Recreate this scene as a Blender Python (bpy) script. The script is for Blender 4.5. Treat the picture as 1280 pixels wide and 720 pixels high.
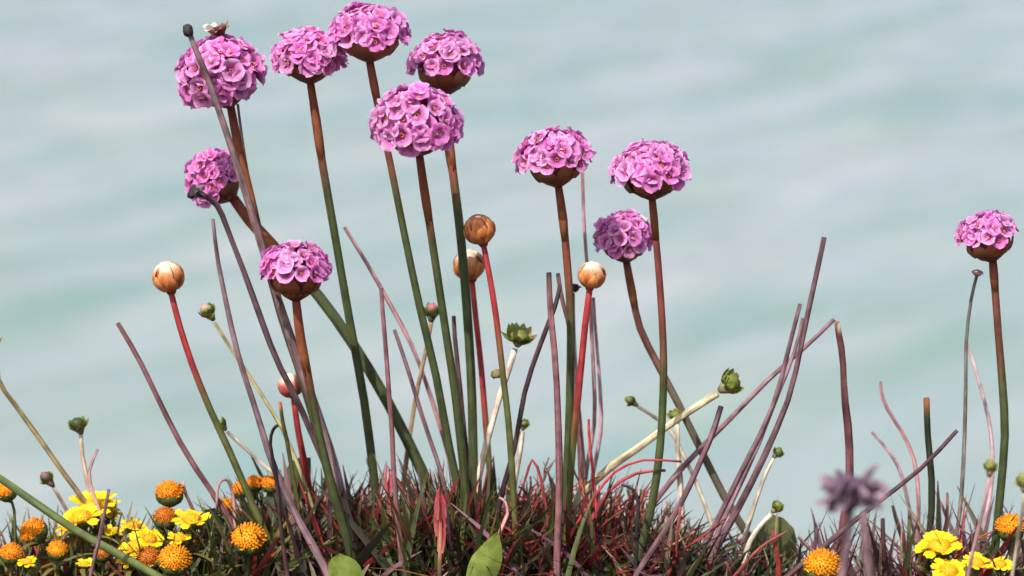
import bpy, math, random
from mathutils import Vector, Matrix, Quaternion, noise as mnoise

R = math.radians
for o in list(bpy.data.objects):
    bpy.data.objects.remove(o)
scene = bpy.context.scene
COL = scene.collection
rnd = random.Random(11)

# ------------------------------------------------------------------ camera
PITCH = R(12.0); DIST = 0.8; LENS = 100.0; SENS = 36.0
CAM = Vector((0, -DIST * math.cos(PITCH), 0.2558))
FWD = Vector((0, math.cos(PITCH), -math.sin(PITCH)))
UP = Vector((0, math.sin(PITCH), math.cos(PITCH)))
K = SENS / LENS / 1280.0
cd = bpy.data.cameras.new('camera')
cd.lens = LENS; cd.sensor_width = SENS; cd.clip_start = 0.02; cd.clip_end = 60000
cd.dof.use_dof = True; cd.dof.focus_distance = 0.79; cd.dof.aperture_fstop = 14.0
cam = bpy.data.objects.new('camera', cd); COL.objects.link(cam)
cam.location = CAM; cam.rotation_euler = (math.pi / 2 - PITCH, 0, 0)
scene.camera = cam

# ------------------------------------------------------------------ sky and sun
SUN_EL, SUN_AZ = 54.0, -152.0            # from the left, behind the camera
sun_vec = Vector((math.sin(R(SUN_AZ)) * math.cos(R(SUN_EL)), math.cos(R(SUN_AZ)) * math.cos(R(SUN_EL)), math.sin(R(SUN_EL))))
w = bpy.data.worlds.new('World'); scene.world = w; w.use_nodes = True
nt = w.node_tree; nt.nodes.clear()
wo = nt.nodes.new('ShaderNodeOutputWorld'); bg = nt.nodes.new('ShaderNodeBackground')
sk = nt.nodes.new('ShaderNodeTexSky'); sk.sky_type = 'NISHITA'; sk.sun_disc = False
sk.sun_elevation = R(SUN_EL); sk.sun_rotation = R(SUN_AZ); sk.air_density = 1.0; sk.dust_density = 3.0; sk.ozone_density = 1.0
bg.inputs['Strength'].default_value = 0.12
nt.links.new(sk.outputs[0], bg.inputs['Color']); nt.links.new(bg.outputs[0], wo.inputs['Surface'])
sl = bpy.data.lights.new('sun', 'SUN'); sl.energy = 3.6; sl.angle = R(0.6); sl.color = (1.0, 0.955, 0.89)
so = bpy.data.objects.new('sun', sl); COL.objects.link(so)
so.rotation_euler = sun_vec.to_track_quat('Z', 'Y').to_euler(); so.location = sun_vec * 3
vs = scene.view_settings
vs.view_transform = 'Standard'; vs.look = 'None'; vs.exposure = 0.52; vs.gamma = 1.0; vs.use_curve_mapping = False

# ------------------------------------------------------------------ helpers
def at(px, py, Y=0.0):
    """the point of the place on the upright plane at depth Y seen at a picture position"""
    d = FWD + Vector((1, 0, 0)) * ((px - 640) * K) + UP * ((360 - py) * K)
    t = (Y - CAM.y) / d.y
    return CAM + d * t
def proj(p):
    v = p - CAM; z = v.dot(FWD)
    return 640 + v.x / z / K, 360 - v.dot(UP) / z / K
def size(px, Y=0.0):
    return px * K * (DIST + Y)

def lerp(a, b, t): return a + (b - a) * t
def mix3(a, b, t): return tuple(lerp(a[i], b[i], t) for i in range(3))
def sstep(a, b, x):
    t = max(0.0, min(1.0, (x - a) / (b - a))); return t * t * (3 - 2 * t)

def edge_y(x):                 # where the turf ends and the cliff falls away
    return 0.034 - 0.016 * sstep(0.04, 0.085, x) + 0.004 * math.sin(x * 31)
def ground_z(x, y):
    z = 0.004 * mnoise.noise(Vector((x * 22, y * 22, 1.3))) + 0.0018 * mnoise.noise(Vector((x * 90, y * 90, 4.1)))
    z += 0.003 * math.exp(-((x + 0.02) / 0.05) ** 2) - 0.008 * sstep(0.045, 0.09, x) - 0.004 * sstep(-0.06, -0.11, x)
    if abs(x) > 0.25 or y < -0.3:
        z += 0.05 * mnoise.noise(Vector((x * 1.1, y * 1.1, 7.7))) * sstep(0.25, 1.2, max(abs(x), -y))
    e = edge_y(x) if abs(x) < 0.6 else 0.05
    if y > e:
        q = y - e
        z -= 6.0 * q * q if q < 0.25 else 6.0 * 0.0625 + (q - 0.25) * 3.0
    return z

NAMEMAT = {}
def finish(me, smooth=True):
    if smooth:
        me.polygons.foreach_set('use_smooth', [True] * len(me.polygons))
    me.update()
    return me
def mesh_from(name, verts, faces, cols=None, smooth=True, mats=None, mat_idx=None):
    me = bpy.data.meshes.new(name)
    me.from_pydata([tuple(v) for v in verts], [], faces)
    if cols:
        ca = me.color_attributes.new('Col', 'FLOAT_COLOR', 'POINT')
        flat = []
        for c in cols: flat.extend((c[0], c[1], c[2], 1.0))
        ca.data.foreach_set('color', flat)
    for m in (mats or []): me.materials.append(m)
    if mat_idx: me.polygons.foreach_set('material_index', mat_idx)
    return finish(me, smooth)

def link(name, me, parent=None, mat=None, M=None):
    o = bpy.data.objects.new(name, me); COL.objects.link(o)
    if mat is not None and len(me.materials) == 0: me.materials.append(mat)
    if parent is not None: o.parent = parent
    if M is not None: o.matrix_basis = M
    return o
def thing(name, label, cat, loc, group=None):
    o = bpy.data.objects.new(name, None); COL.objects.link(o)
    o.empty_display_size = 0.01; o.location = loc
    o['label'] = label; o['category'] = cat
    if group: o['group'] = group
    return o
def tag(o, label, cat, group=None):
    o['label'] = label; o['category'] = cat
    if group: o['group'] = group
    return o

def catmull(pts, n):
    P = [pts[0] * 2 - pts[1]] + list(pts) + [pts[-1] * 2 - pts[-2]]
    out = []
    segs = len(pts) - 1
    for i in range(segs):
        p0, p1, p2, p3 = P[i:i + 4]
        k = max(2, int(n * (p2 - p1).length))
        for j in range(k):
            t = j / k
            out.append(0.5 * ((2 * p1) + (p2 - p0) * t + (2 * p0 - 5 * p1 + 4 * p2 - p3) * t * t + (3 * p1 - p0 - 3 * p2 + p3) * t ** 3))
    out.append(pts[-1].copy())
    return out

class MB:
    """collects verts, faces and colours of one mesh"""
    def __init__(s): s.v = []; s.f = []; s.c = []; s.tc = {}
    def tube(s, path, rad, col, n=8, cap=True, origin=Vector((0, 0, 0)), wob=0.0, seed=0.0):
        L = len(path); base = len(s.v); arc = 0.0; so_ = Vector((seed * 0.37, seed * 0.11, 0))
        up = Vector((0.13, 0.97, 0.2)); prev = None
        for i, p in enumerate(path):
            tg = (path[min(i + 1, L - 1)] - path[max(i - 1, 0)])
            if tg.length < 1e-9: tg = Vector((0, 0, 1))
            tg.normalize()
            if prev is None:
                a = tg.cross(up).normalized()
            else:
                a = (prev - tg * prev.dot(tg)).normalized()
            prev = a; b = tg.cross(a)
            t = i / (L - 1); r = rad(t); c = col(t)
            if i: arc += (p - path[i - 1]).length
            for k in range(n):
                an = 2 * math.pi * k / n
                rr = r
                if wob: rr = r * (1 + wob * mnoise.noise(Vector((math.cos(an) * 1.5 + seed, math.sin(an) * 1.5, i * 0.35))))
                s.tc[len(s.v)] = so_ + Vector((math.cos(an) * r, math.sin(an) * r, arc))
                s.v.append(p + (a * math.cos(an) + b * math.sin(an)) * rr - origin)
                s.c.append(c)
        for i in range(L - 1):
            for k in range(n):
                q = base + i * n
                s.f.append((q + k, q + (k + 1) % n, q + n + (k + 1) % n, q + n + k))
        if cap:
            s.f.append(tuple(base + k for k in reversed(range(n))))
            s.f.append(tuple(base + (L - 1) * n + k for k in range(n)))
    def blade(s, base, d, length, width, bend, col0, col1, side=None, seg=4, fold=0.25, taper=1.0):
        """a narrow leaf: curved, folded along the middle"""
        d = d.normalized()
        if side is None:
            side = d.cross(Vector((rnd.uniform(-1, 1), rnd.uniform(-1, 1), 0.2)))
        side = side.normalized(); nrm = side.cross(d).normalized()
        b0 = len(s.v); p = base.copy(); dd = d.copy()
        for i in range(seg + 1):
            t = i / seg
            ww = width * 0.5 * (0.75 + 0.5 * t - 1.15 * t ** (2.2 * taper)) if i < seg else width * 0.04
            c = mix3(col0, col1, t)
            sd = side * ww
            s.v += [p - sd + nrm * ww * fold, p.copy(), p + sd + nrm * ww * fold]
            s.c += [c, c, c]
            if i < seg:
                dd = (dd + bend / seg).normalized()
                p = p + dd * (length / seg)
        for i in range(seg):
            q = b0 + i * 3
            s.f += [(q, q + 1, q + 4, q + 3), (q + 1, q + 2, q + 5, q + 4)]
    def ball(s, c, rx, ry, rz, col, nu=10, nv=6, lump=0.0, seed=0.0, M=None):
        b0 = len(s.v)
        for j in range(nv + 1):
            ph = math.pi * j / nv
            for i in range(nu):
                th = 2 * math.pi * i / nu
                v = Vector((math.sin(ph) * math.cos(th), math.sin(ph) * math.sin(th), math.cos(ph)))
                f = 1 + lump * mnoise.noise(v * 2.3 + Vector((seed, 0, 0)))
                q = Vector((v.x * rx * f, v.y * ry * f, v.z * rz * f))
                if M is not None: q = M @ q
                s.v.append(Vector(c) + q)
                s.c.append(col(v) if callable(col) else col)
        for j in range(nv):
            for i in range(nu):
                a = b0 + j * nu + i; b = b0 + j * nu + (i + 1) % nu
                s.f.append((a, a + nu, b + nu, b))
    def mesh(s, name, mat=None, smooth=True):
        me = mesh_from(name, s.v, s.f, s.c, smooth)
        ta = me.attributes.new('TC', 'FLOAT_VECTOR', 'POINT'); fl = []
        for i, v in enumerate(s.v): fl.extend(s.tc.get(i, v))
        ta.data.foreach_set('vector', fl)
        if mat: me.materials.append(mat)
        return me

# ------------------------------------------------------------------ materials
def newmat(name):
    m = bpy.data.materials.new(name); m.use_nodes = True
    t = m.node_tree; t.nodes.clear()
    return m, t, t.nodes, t.links
def plant_mat(name, rough=0.55, transl=0.0, mott=0.35, scale=600.0, stretch=(1, 1, 0.15), spec=0.35, rand=0.12, bump=0.25, blotch=0.0):
    m, t, N, L = newmat(name)
    out = N.new('ShaderNodeOutputMaterial'); p = N.new('ShaderNodeBsdfPrincipled')
    at_ = N.new('ShaderNodeAttribute'); at_.attribute_name = 'Col'
    tc = N.new('ShaderNodeAttribute'); tc.attribute_name = 'TC'; mp = N.new('ShaderNodeMapping'); mp.inputs['Scale'].default_value = stretch
    nz = N.new('ShaderNodeTexNoise'); nz.inputs['Scale'].default_value = scale; nz.inputs['Detail'].default_value = 3.0
    L.new(tc.outputs['Vector'], mp.inputs['Vector']); L.new(mp.outputs[0], nz.inputs['Vector'])
    oi = N.new('ShaderNodeObjectInfo')
    mr = N.new('ShaderNodeMapRange'); mr.inputs['From Min'].default_value = 0.25; mr.inputs['From Max'].default_value = 0.75
    mr.inputs['To Min'].default_value = 1 - mott; mr.inputs['To Max'].default_value = 1 + mott
    L.new(nz.outputs[0], mr.inputs['Value'])
    mr2 = N.new('ShaderNodeMapRange'); mr2.inputs['To Min'].default_value = 1 - rand; mr2.inputs['To Max'].default_value = 1 + rand
    L.new(oi.outputs['Random'], mr2.inputs['Value'])
    mu = N.new('ShaderNodeMath'); mu.operation = 'MULTIPLY'; L.new(mr.outputs[0], mu.inputs[0]); L.new(mr2.outputs[0], mu.inputs[1])
    if blotch:
        nb = N.new('ShaderNodeTexNoise'); nb.inputs['Scale'].default_value = 260.0; nb.inputs['Detail'].default_value = 4.0
        L.new(tc.outputs['Vector'], nb.inputs['Vector'])
        mb_ = N.new('ShaderNodeMapRange'); mb_.inputs['From Min'].default_value = 0.35; mb_.inputs['From Max'].default_value = 0.65
        mb_.inputs['To Min'].default_value = 1 - blotch; mb_.inputs['To Max'].default_value = 1 + blotch
        L.new(nb.outputs[0], mb_.inputs['Value'])
        m3 = N.new('ShaderNodeMath'); m3.operation = 'MULTIPLY'; L.new(mu.outputs[0], m3.inputs[0]); L.new(mb_.outputs[0], m3.inputs[1]); mu = m3
    vm = N.new('ShaderNodeVectorMath'); vm.operation = 'SCALE'; L.new(at_.outputs['Color'], vm.inputs[0]); L.new(mu.outputs[0], vm.inputs['Scale'])
    L.new(vm.outputs[0], p.inputs['Base Color'])
    p.inputs['Roughness'].default_value = rough; p.inputs['Specular IOR Level'].default_value = spec
    if bump:
        bp = N.new('ShaderNodeBump'); bp.inputs['Strength'].default_value = bump; bp.inputs['Distance'].default_value = 0.0004
        L.new(nz.outputs[0], bp.inputs['Height']); L.new(bp.outputs[0], p.inputs['Normal'])
    if transl:
        tr = N.new('ShaderNodeBsdfTranslucent'); mx = N.new('ShaderNodeMixShader'); mx.inputs[0].default_value = transl
        L.new(vm.outputs[0], tr.inputs['Color'])
        L.new(p.outputs[0], mx.inputs[1]); L.new(tr.outputs[0], mx.inputs[2]); L.new(mx.outputs[0], out.inputs['Surface'])
    else:
        L.new(p.outputs[0], out.inputs['Surface'])
    return m
M_stem = plant_mat('green_stem', 0.55, 0.0, 0.38, 1300, (1, 1, 0.06), 0.35, 0.1, 0.35, blotch=0.22)
M_dry = plant_mat('dry_stalk', 0.8, 0.0, 0.62, 1500, (1, 1, 0.07), 0.2, 0.15, 0.7, blotch=0.32)
M_leaf = plant_mat('leaf', 0.5, 0.28, 0.3, 350, (1, 1, 1), 0.35, 0.2, 0.2)
M_petal = plant_mat('pink_petal', 0.6, 0.42, 0.10, 4, (1, 1, 1), 0.2, 0.13, 0.1)
M_yellow = plant_mat('yellow_petal', 0.55, 0.3, 0.15, 4, (1, 1, 1), 0.25, 0.1, 0.15)
M_bract = plant_mat('papery_bract', 0.65, 0.15, 0.35, 700, (1, 1, 0.5), 0.3, 0.15, 0.3)

def soil_mat():
    m, t, N, L = newmat('soil')
    out = N.new('ShaderNodeOutputMaterial'); p = N.new('ShaderNodeBsdfPrincipled')
    tc = N.new('ShaderNodeTexCoord'); nz = N.new('ShaderNodeTexNoise'); nz.inputs['Scale'].default_value = 140; nz.inputs['Detail'].default_value = 8
    n2 = N.new('ShaderNodeTexNoise'); n2.inputs['Scale'].default_value = 5; n2.inputs['Detail'].default_value = 6
    L.new(tc.outputs['Object'], nz.inputs['Vector']); L.new(tc.outputs['Object'], n2.inputs['Vector'])
    cr = N.new('ShaderNodeValToRGB'); e = cr.color_ramp.elements
    e[0].position = 0.3; e[0].color = (0.022, 0.014, 0.009, 1); e[1].position = 0.75; e[1].color = (0.13, 0.085, 0.05, 1)
    L.new(nz.outputs[0], cr.inputs[0])
    c2 = N.new('ShaderNodeValToRGB'); e = c2.color_ramp.elements
    e[0].position = 0.4; e[0].color = (0.04, 0.05, 0.015, 1); e[1].position = 0.65; e[1].color = (0.10, 0.07, 0.045, 1)
    L.new(n2.outputs[0], c2.inputs[0])
    mx = N.new('ShaderNodeMix'); mx.data_type = 'RGBA'; mx.inputs[0].default_value = 0.4
    L.new(cr.outputs[0], mx.inputs[6]); L.new(c2.outputs[0], mx.inputs[7]); L.new(mx.outputs[2], p.inputs['Base Color'])
    bp = N.new('ShaderNodeBump'); bp.inputs['Strength'].default_value = 0.8; bp.inputs['Distance'].default_value = 0.003
    L.new(nz.outputs[0], bp.inputs['Height']); L.new(bp.outputs[0], p.inputs['Normal'])
    p.inputs['Roughness'].default_value = 0.95; L.new(p.outputs[0], out.inputs['Surface'])
    return m
def sea_mat():
    m, t, N, L = newmat('sea_water')
    out = N.new('ShaderNodeOutputMaterial'); p = N.new('ShaderNodeBsdfPrincipled')
    tc = N.new('ShaderNodeTexCoord')
    n1 = N.new('ShaderNodeTexNoise'); n1.inputs['Scale'].default_value = 0.34; n1.inputs['Detail'].default_value = 4
    mp = N.new('ShaderNodeMapping'); mp.vector_type = 'TEXTURE'; mp.inputs['Rotation'].default_value = (0, 0, R(54)); mp.inputs['Scale'].default_value = (3.2, 0.8, 1)
    L.new(tc.outputs['Object'], mp.inputs['Vector']); L.new(mp.outputs[0], n1.inputs['Vector'])
    cr = N.new('ShaderNodeValToRGB'); e = cr.color_ramp.elements       # milky green water, with pale sky reflection along the ripples painted in
    e[0].position = 0.32; e[0].color = (0.205, 0.295, 0.25, 1); e[1].position = 0.68; e[1].color = (0.365, 0.375, 0.36, 1)
    L.new(n1.outputs[0], cr.inputs[0]); L.new(cr.outputs[0], p.inputs['Base Color'])
    n2 = N.new('ShaderNodeTexNoise'); n2.inputs['Scale'].default_value = 2.2; n2.inputs['Detail'].default_value = 4
    L.new(mp.outputs[0], n2.inputs['Vector'])
    bp = N.new('ShaderNodeBump'); bp.inputs['Strength'].default_value = 0.35; bp.inputs['Distance'].default_value = 0.12
    L.new(n2.outputs[0], bp.inputs['Height']); L.new(bp.outputs[0], p.inputs['Normal'])
    p.inputs['Roughness'].default_value = 0.12; p.inputs['IOR'].default_value = 1.333
    L.new(p.outputs[0], out.inputs['Surface'])
    return m

# ------------------------------------------------------------------ the setting
def axis(fine0, fine1, step, far, ratio=1.35):
    a = []; x = fine0
    while x <= fine1 + 1e-9: a.append(x); x += step
    lo = []; s = step; x = fine0
    while x > -far: s *= ratio; x -= s; lo.append(x)
    hi = []; s = step; x = a[-1]
    while x < far: s *= ratio; x += s; hi.append(x)
    return lo[::-1] + a + hi
def grid(name, xs, ys, zf, mat):
    nx = len(xs); v = []; f = []
    for y in ys:
        for x in xs: v.append((x, y, zf(x, y)))
    for j in range(len(ys) - 1):
        for i in range(nx - 1):
            a = j * nx + i; f.append((a, a + 1, a + nx + 1, a + nx))
    me = mesh_from(name, v, f); me.materials.append(mat)
    o = link(name, me); o['kind'] = 'structure'
    return o
gys = [y for y in axis(-0.16, 0.16, 0.006, 40, 1.3) if y < 4.6]
grid('ground', axis(-0.26, 0.26, 0.006, 60, 1.3), gys, ground_z, soil_mat())

SEA_Z = -11.0
def sea_h(x, y):
    dist = math.hypot(x, y - 50)
    k = 1.0 - sstep(60, 130, dist)
    if k <= 0: return SEA_Z
    u = x * math.sin(R(54)) - y * math.cos(R(54)); q = x * math.cos(R(54)) + y * math.sin(R(54))
    h = 0.30 * mnoise.noise(Vector((u * 0.40, q * 0.13, 0.0))) + 0.16 * mnoise.noise(Vector((u * 0.9 + 5, q * 0.33, 3.0)))
    h += 0.05 * mnoise.noise(Vector((x * 2.1, y * 2.1, 8.0)))
    h += 0.06 * math.sin(u * 1.35 + 1.6 * mnoise.noise(Vector((x * 0.14, y * 0.14, 2.0))))
    return SEA_Z + h * k
sys_ = []
y = 3.0
while y < 30: sys_.append(y); y += 1.5
while y < 110: sys_.append(y); y += 0.33
s = 0.33
while y < 30000: sys_.append(y); s *= 1.25; y += s
grid('sea', axis(-24, 24, 0.33, 20000, 1.3), sys_, sea_h, sea_mat())

# ------------------------------------------------------------------ paths
def path_px(pts, Y, Yend=None, seg=900, to_ground=True, down=0.2):
    """pts run from the tip down; the last stretch is carried on into the ground"""
    n = len(pts); P = []
    for i, (x, y) in enumerate(pts):
        yy = Y if Yend is None else lerp(Y, Yend, i / (n - 1))
        P.append(at(x, y, yy))
    if to_ground:
        p = P[-1].copy(); d = (P[-1] - P[-2]).normalized()
        for _ in range(60):
            g = ground_z(p.x, p.y)
            if p.z < g - 0.003: break
            d = (d * (1 - down) + Vector((0, 0, -1)) * down).normalized()
            p = p + d * 0.012
            P.append(p.copy())
        # stop just under the surface
        while len(P) > 2 and P[-2].z < ground_z(P[-2].x, P[-2].y) - 0.006: P.pop()
        if P[-1].z < ground_z(P[-1].x, P[-1].y) - 0.006:
            a, b = P[-2], P[-1]
            for t in (0.2, 0.4, 0.6, 0.8):
                c = a.lerp(b, t)
                if c.z < ground_z(c.x, c.y) - 0.003: P[-1] = c; break
    return catmull(P, seg / 8)

GREEN = (0.055, 0.072, 0.023); OLIVE = (0.09, 0.095, 0.027); BROWNRED = (0.20, 0.05, 0.03); RED = (0.34, 0.032, 0.035)
PURPLE = (0.20, 0.088, 0.092); DPURPLE = (0.06, 0.035, 0.04); PINKSTALK = (0.37, 0.19, 0.195); GREYP = (0.215, 0.135, 0.135)
STRAW = (0.42, 0.36, 0.20); WHITISH = (0.50, 0.43, 0.32)

def stem_part(root, base, path, wpx, Y, cols, name='stem', mat=None, taper=(0.85, 1.15), n=9, wob=0.08):
    """cols: list of (fraction of length, colour)"""
    r0 = size(wpx, Y) / 2 * 0.83
    def col(t):
        for (a, ca), (b, cb) in zip(cols, cols[1:]):
            if t <= b: return mix3(ca, cb, sstep(a, b, t))
        return cols[-1][1]
    mb = MB(); mb.tube(path, lambda t: r0 * lerp(taper[0], taper[1], t), col, n, True, base, wob, rnd.uniform(0, 99))
    return link(name, mb.mesh(name, mat or M_stem), root)

# ------------------------------------------------------------------ thrift florets
def floret_mesh(seed, cbase, cedge, eye=(0.80, 0.42, 0.16), openness=0.8):
    r = random.Random(seed); mb = MB()
    nu, nv = 5, 5
    for k in range(5):
        a0 = 2 * math.pi * (k + r.uniform(-0.06, 0.06)) / 5
        ca, sa = math.cos(a0), math.sin(a0)
        ln = r.uniform(0.9, 1.1); cup = r.uniform(0.55, 0.8) * (1.25 - openness * 0.5); wd = r.uniform(0.56, 0.68); tw = r.uniform(-0.15, 0.15)
        b0 = len(mb.v)
        for i in range(nu + 1):
            u = i / nu
            for j in range(nv + 1):
                v = j / nv * 2 - 1
                hw = wd * (0.28 + 0.95 * math.sin(min(1, u * 1.05) * math.pi * 0.62)) * math.sqrt(max(0.05, 1 - (max(0, u - 0.55) / 0.52) ** 2.2))
                rad = (0.12 + 0.88 * u) * ln - 0.16 * u * (v * v) - (0.05 * (1 - abs(v)) if i == nu else 0)
                y = hw * v
                z = cup * (math.sin(u * math.pi * 0.55)) - 0.16 * u * u + 0.14 * abs(v) ** 1.5 * u + tw * v * u + 0.015 * r.uniform(-1, 1)
                mb.v.append(Vector((rad * ca - y * sa, rad * sa + y * ca, z)))
                mb.c.append(mix3(cbase, cedge, min(1, u * 1.1) ** 1.3 * (1 - 0.25 * (1 - abs(v)) * (1 - u))))
        for i in range(nu):
            for j in range(nv):
                q = b0 + i * (nv + 1) + j
                mb.f.append((q, q + 1, q + nv + 2, q + nv + 1))
    # tube of the flower running down to the head, and pale anthers
    mb.tube([Vector((0, 0, 0.06)), Vector((0, 0, -0.35)), Vector((0, 0, -0.9))], lambda t: 0.22 - 0.08 * t, lambda t: mix3(cbase, (0.30, 0.10, 0.07), t), 6, False)
    for k in range(5):
        a = 2 * math.pi * (k + 0.5) / 5
        mb.ball((0.15 * math.cos(a), 0.15 * math.sin(a), 0.30 + 0.05 * r.uniform(-1, 1)), 0.085, 0.085, 0.10, eye, 5, 3)
    return mb.mesh('floret', M_petal)
PB = (0.46, 0.035, 0.30); PE = (0.95, 0.58, 0.87)
FLORETS = [floret_mesh(s, mix3(PB, (0.62, 0.10, 0.44), random.Random(s).random()), mix3(PE, (0.88, 0.34, 0.72), random.Random(s + 50).random()), openness=random.Random(s + 9).uniform(0.45, 1.0)) for s in range(8)]
FL_WHITE = floret_mesh(77, (0.62, 0.45, 0.40), (0.85, 0.78, 0.70)); FL_BROWN = floret_mesh(78, (0.20, 0.07, 0.05), (0.36, 0.19, 0.15), (0.2, 0.1, 0.06))

def bract_mesh(c0, c1, seed=0):
    r = random.Random(seed); mb = MB(); nu, nv = 4, 2
    for i in range(nu + 1):
        u = i / nu
        hw = 0.42 * math.sin((0.22 + 0.78 * u) * math.pi * 0.95) + 0.02
        for j in range(nv + 1):
            v = j - 1
            mb.v.append(Vector((hw * v, 0.12 * abs(v) - 0.10 * math.sin(u * math.pi) + r.uniform(-0.02, 0.02), u)))
            mb.c.append(mix3(c0, c1, u ** 1.5))
    for i in range(nu):
        for j in range(nv):
            q = i * 3 + j; mb.f.append((q, q + 1, q + 4, q + 3))
    return mb.mesh('bract', M_bract)
BRACTS = [bract_mesh((0.20, 0.05, 0.025), (0.42, 0.15, 0.06), 1), bract_mesh((0.29, 0.085, 0.03), (0.36, 0.11, 0.05), 2), bract_mesh((0.13, 0.035, 0.02), (0.52, 0.25, 0.10), 3)]
BUD_BRACTS = [bract_mesh((0.40, 0.10, 0.035), (0.66, 0.34, 0.14), 4), bract_mesh((0.48, 0.13, 0.04), (0.58, 0.22, 0.08), 5), bract_mesh((0.36, 0.08, 0.03), (0.72, 0.48, 0.25), 6)]
RED_BRACTS = [bract_mesh((0.42, 0.05, 0.04), (0.60, 0.16, 0.11), 7), bract_mesh((0.36, 0.04, 0.035), (0.66, 0.28, 0.2), 8)]

def axis_frame(ax, spin=0.0):
    return ax.to_track_quat('Z', 'Y').to_matrix().to_4x4() @ Matrix.Rotation(spin, 4, 'Z')

def place_on(pos, nrm, scale, spin, flat=1.0):
    q = nrm.to_track_quat('Z', 'Y').to_matrix().to_4x4()
    return Matrix.Translation(pos) @ q @ Matrix.Rotation(spin, 4, 'Z') @ Matrix.Diagonal((scale, scale, scale * flat, 1))

def thrift_head(root, base, attach, ax, Rw, H, pmax, n, withered=()):
    """head frame: z along the axis from the stem, units metres"""
    F = axis_frame(ax, rnd.uniform(0, 6.28))
    zc = H * 0.42; ri = Rw * 0.80; up = (H - zc) * 0.76; dn = zc * 0.85
    # receptacle: a cup closed by a low dome
    prof = [(Rw * 0.10, -0.02 * H), (Rw * 0.30, 0.05 * H), (Rw * 0.52, 0.16 * H), (Rw * 0.62, 0.30 * H), (Rw * 0.64, zc), (Rw * 0.58, zc + up * 0.42), (Rw * 0.34, zc + up * 0.68), (Rw * 0.02, zc + up * 0.76)]
    mb = MB(); m = 16
    for q, (pr, pz) in enumerate(prof):
        c = mix3((0.16, 0.045, 0.03), (0.24, 0.03, 0.12), sstep(2.5, 4, q))
        for k in range(m):
            a = 2 * math.pi * k / m; f = 1 + 0.05 * math.sin(3 * a + q)
            mb.v.append(Vector((pr * f * math.cos(a), pr * f * math.sin(a), pz))); mb.c.append(c)
    for q in range(len(prof) - 1):
        for k in range(m):
            a = q * m + k; b = q * m + (k + 1) % m
            mb.f.append((a, b, b + m, a + m))
    mb.f.append(tuple(reversed(range(m))))
    head = link('flower_head', mb.mesh('flower_head', M_bract), root, None, Matrix.Translation(attach - base) @ F)
    # bracts in two rows
    for row, (nb, rr, zz, ln, lean) in enumerate(((7, 0.17, 0.02, 0.40, 0.95), (9, 0.50, 0.13, 0.42, 0.42))):
        for k in range(nb):
            a = 2 * math.pi * (k + 0.5 * row + rnd.uniform(-0.15, 0.15)) / nb
            out = Vector((math.cos(a), math.sin(a), 0))
            zax = (Vector((0, 0, 1)) + out * lean * rnd.uniform(0.85, 1.35) + Vector((-out.y, out.x, 0)) * rnd.uniform(-0.15, 0.15)).normalized()
            x = Vector((-math.sin(a), math.cos(a), 0)); yv = zax.cross(x).normalized()
            # local y points inwards so the curve bulges out
            if yv.dot(out) > 0: x = -x; yv = zax.cross(x).normalized()
            Mx = Matrix((x, yv, zax)).transposed().to_4x4()
            pos = out * Rw * rr * rnd.uniform(1.05, 1.14) + Vector((0, 0, H * zz))
            link('bract', rnd.choice(BRACTS), head, None, Matrix.Translation(pos) @ Mx @ Matrix.Diagonal((Rw * rnd.uniform(0.5, 0.66), Rw * 0.6, Rw * ln * rnd.uniform(1.0, 1.35), 1)))
    # florets over the dome
    n = int(n * 1.65)
    ga = 2.399963; cmax = math.cos(R(pmax))
    for k in range(n):
        cz = 1 - (1 - cmax) * (k + 0.5) / n
        ph = math.acos(cz) + rnd.uniform(-0.07, 0.07); th = ga * k + rnd.uniform(-0.16, 0.16)
        nx = Vector((math.sin(ph) * math.cos(th), math.sin(ph) * math.sin(th), math.cos(ph)))
        vz = up if nx.z > 0 else dn
        pos = Vector((nx.x * ri, nx.y * ri, zc + nx.z * vz))
        pos *= rnd.uniform(0.94, 1.03) + 0.10 * mnoise.noise(nx * 1.6 + attach * 300)
        nn = Vector((nx.x / ri, nx.y / ri, nx.z / vz)).normalized()
        nn = (nn * 0.7 + nx * 0.3 + Vector((rnd.uniform(-1, 1), rnd.uniform(-1, 1), rnd.uniform(-0.4, 0.8))) * 0.17).normalized()
        link('floret', rnd.choice(FLORETS), head, None, place_on(pos, nn, Rw * rnd.uniform(0.205, 0.265), rnd.uniform(0, 6.28), rnd.uniform(0.9, 1.25)))
    for (dx, dz, kind) in withered:      # offsets in the picture plane, in head radii
        wpos = F.inverted() @ Vector((dx * Rw, -0.1 * Rw, dz * Rw))
        o = link('withered_floret', FL_WHITE if kind == 'w' else FL_BROWN, head, None, place_on(Vector((wpos.x, wpos.y, max(wpos.z, zc))), Vector((0, 0, 1)), Rw * 0.2, rnd.uniform(0, 6), 1.6))
        o['label'] = 'dried white floret' if kind == 'w' else 'shrivelled brown floret'
    return head

def sheath(root, base, path, L, r, col0, col1):
    acc = 0; pts = [path[0]]
    for a, b in zip(path, path[1:]):
        acc += (b - a).length; pts.append(b)
        if acc > L: break
    mb = MB(); sd = rnd.uniform(0, 50)
    mb.tube(pts, lambda t: r * (0.77 + 0.16 * math.sin(math.pi * t ** 1.6) - 0.04 * t), lambda t: mix3(col0, col1, t), 10, True, base, 0.16, sd)
    return link('sheath', mb.mesh('sheath', M_bract), root)

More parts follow.
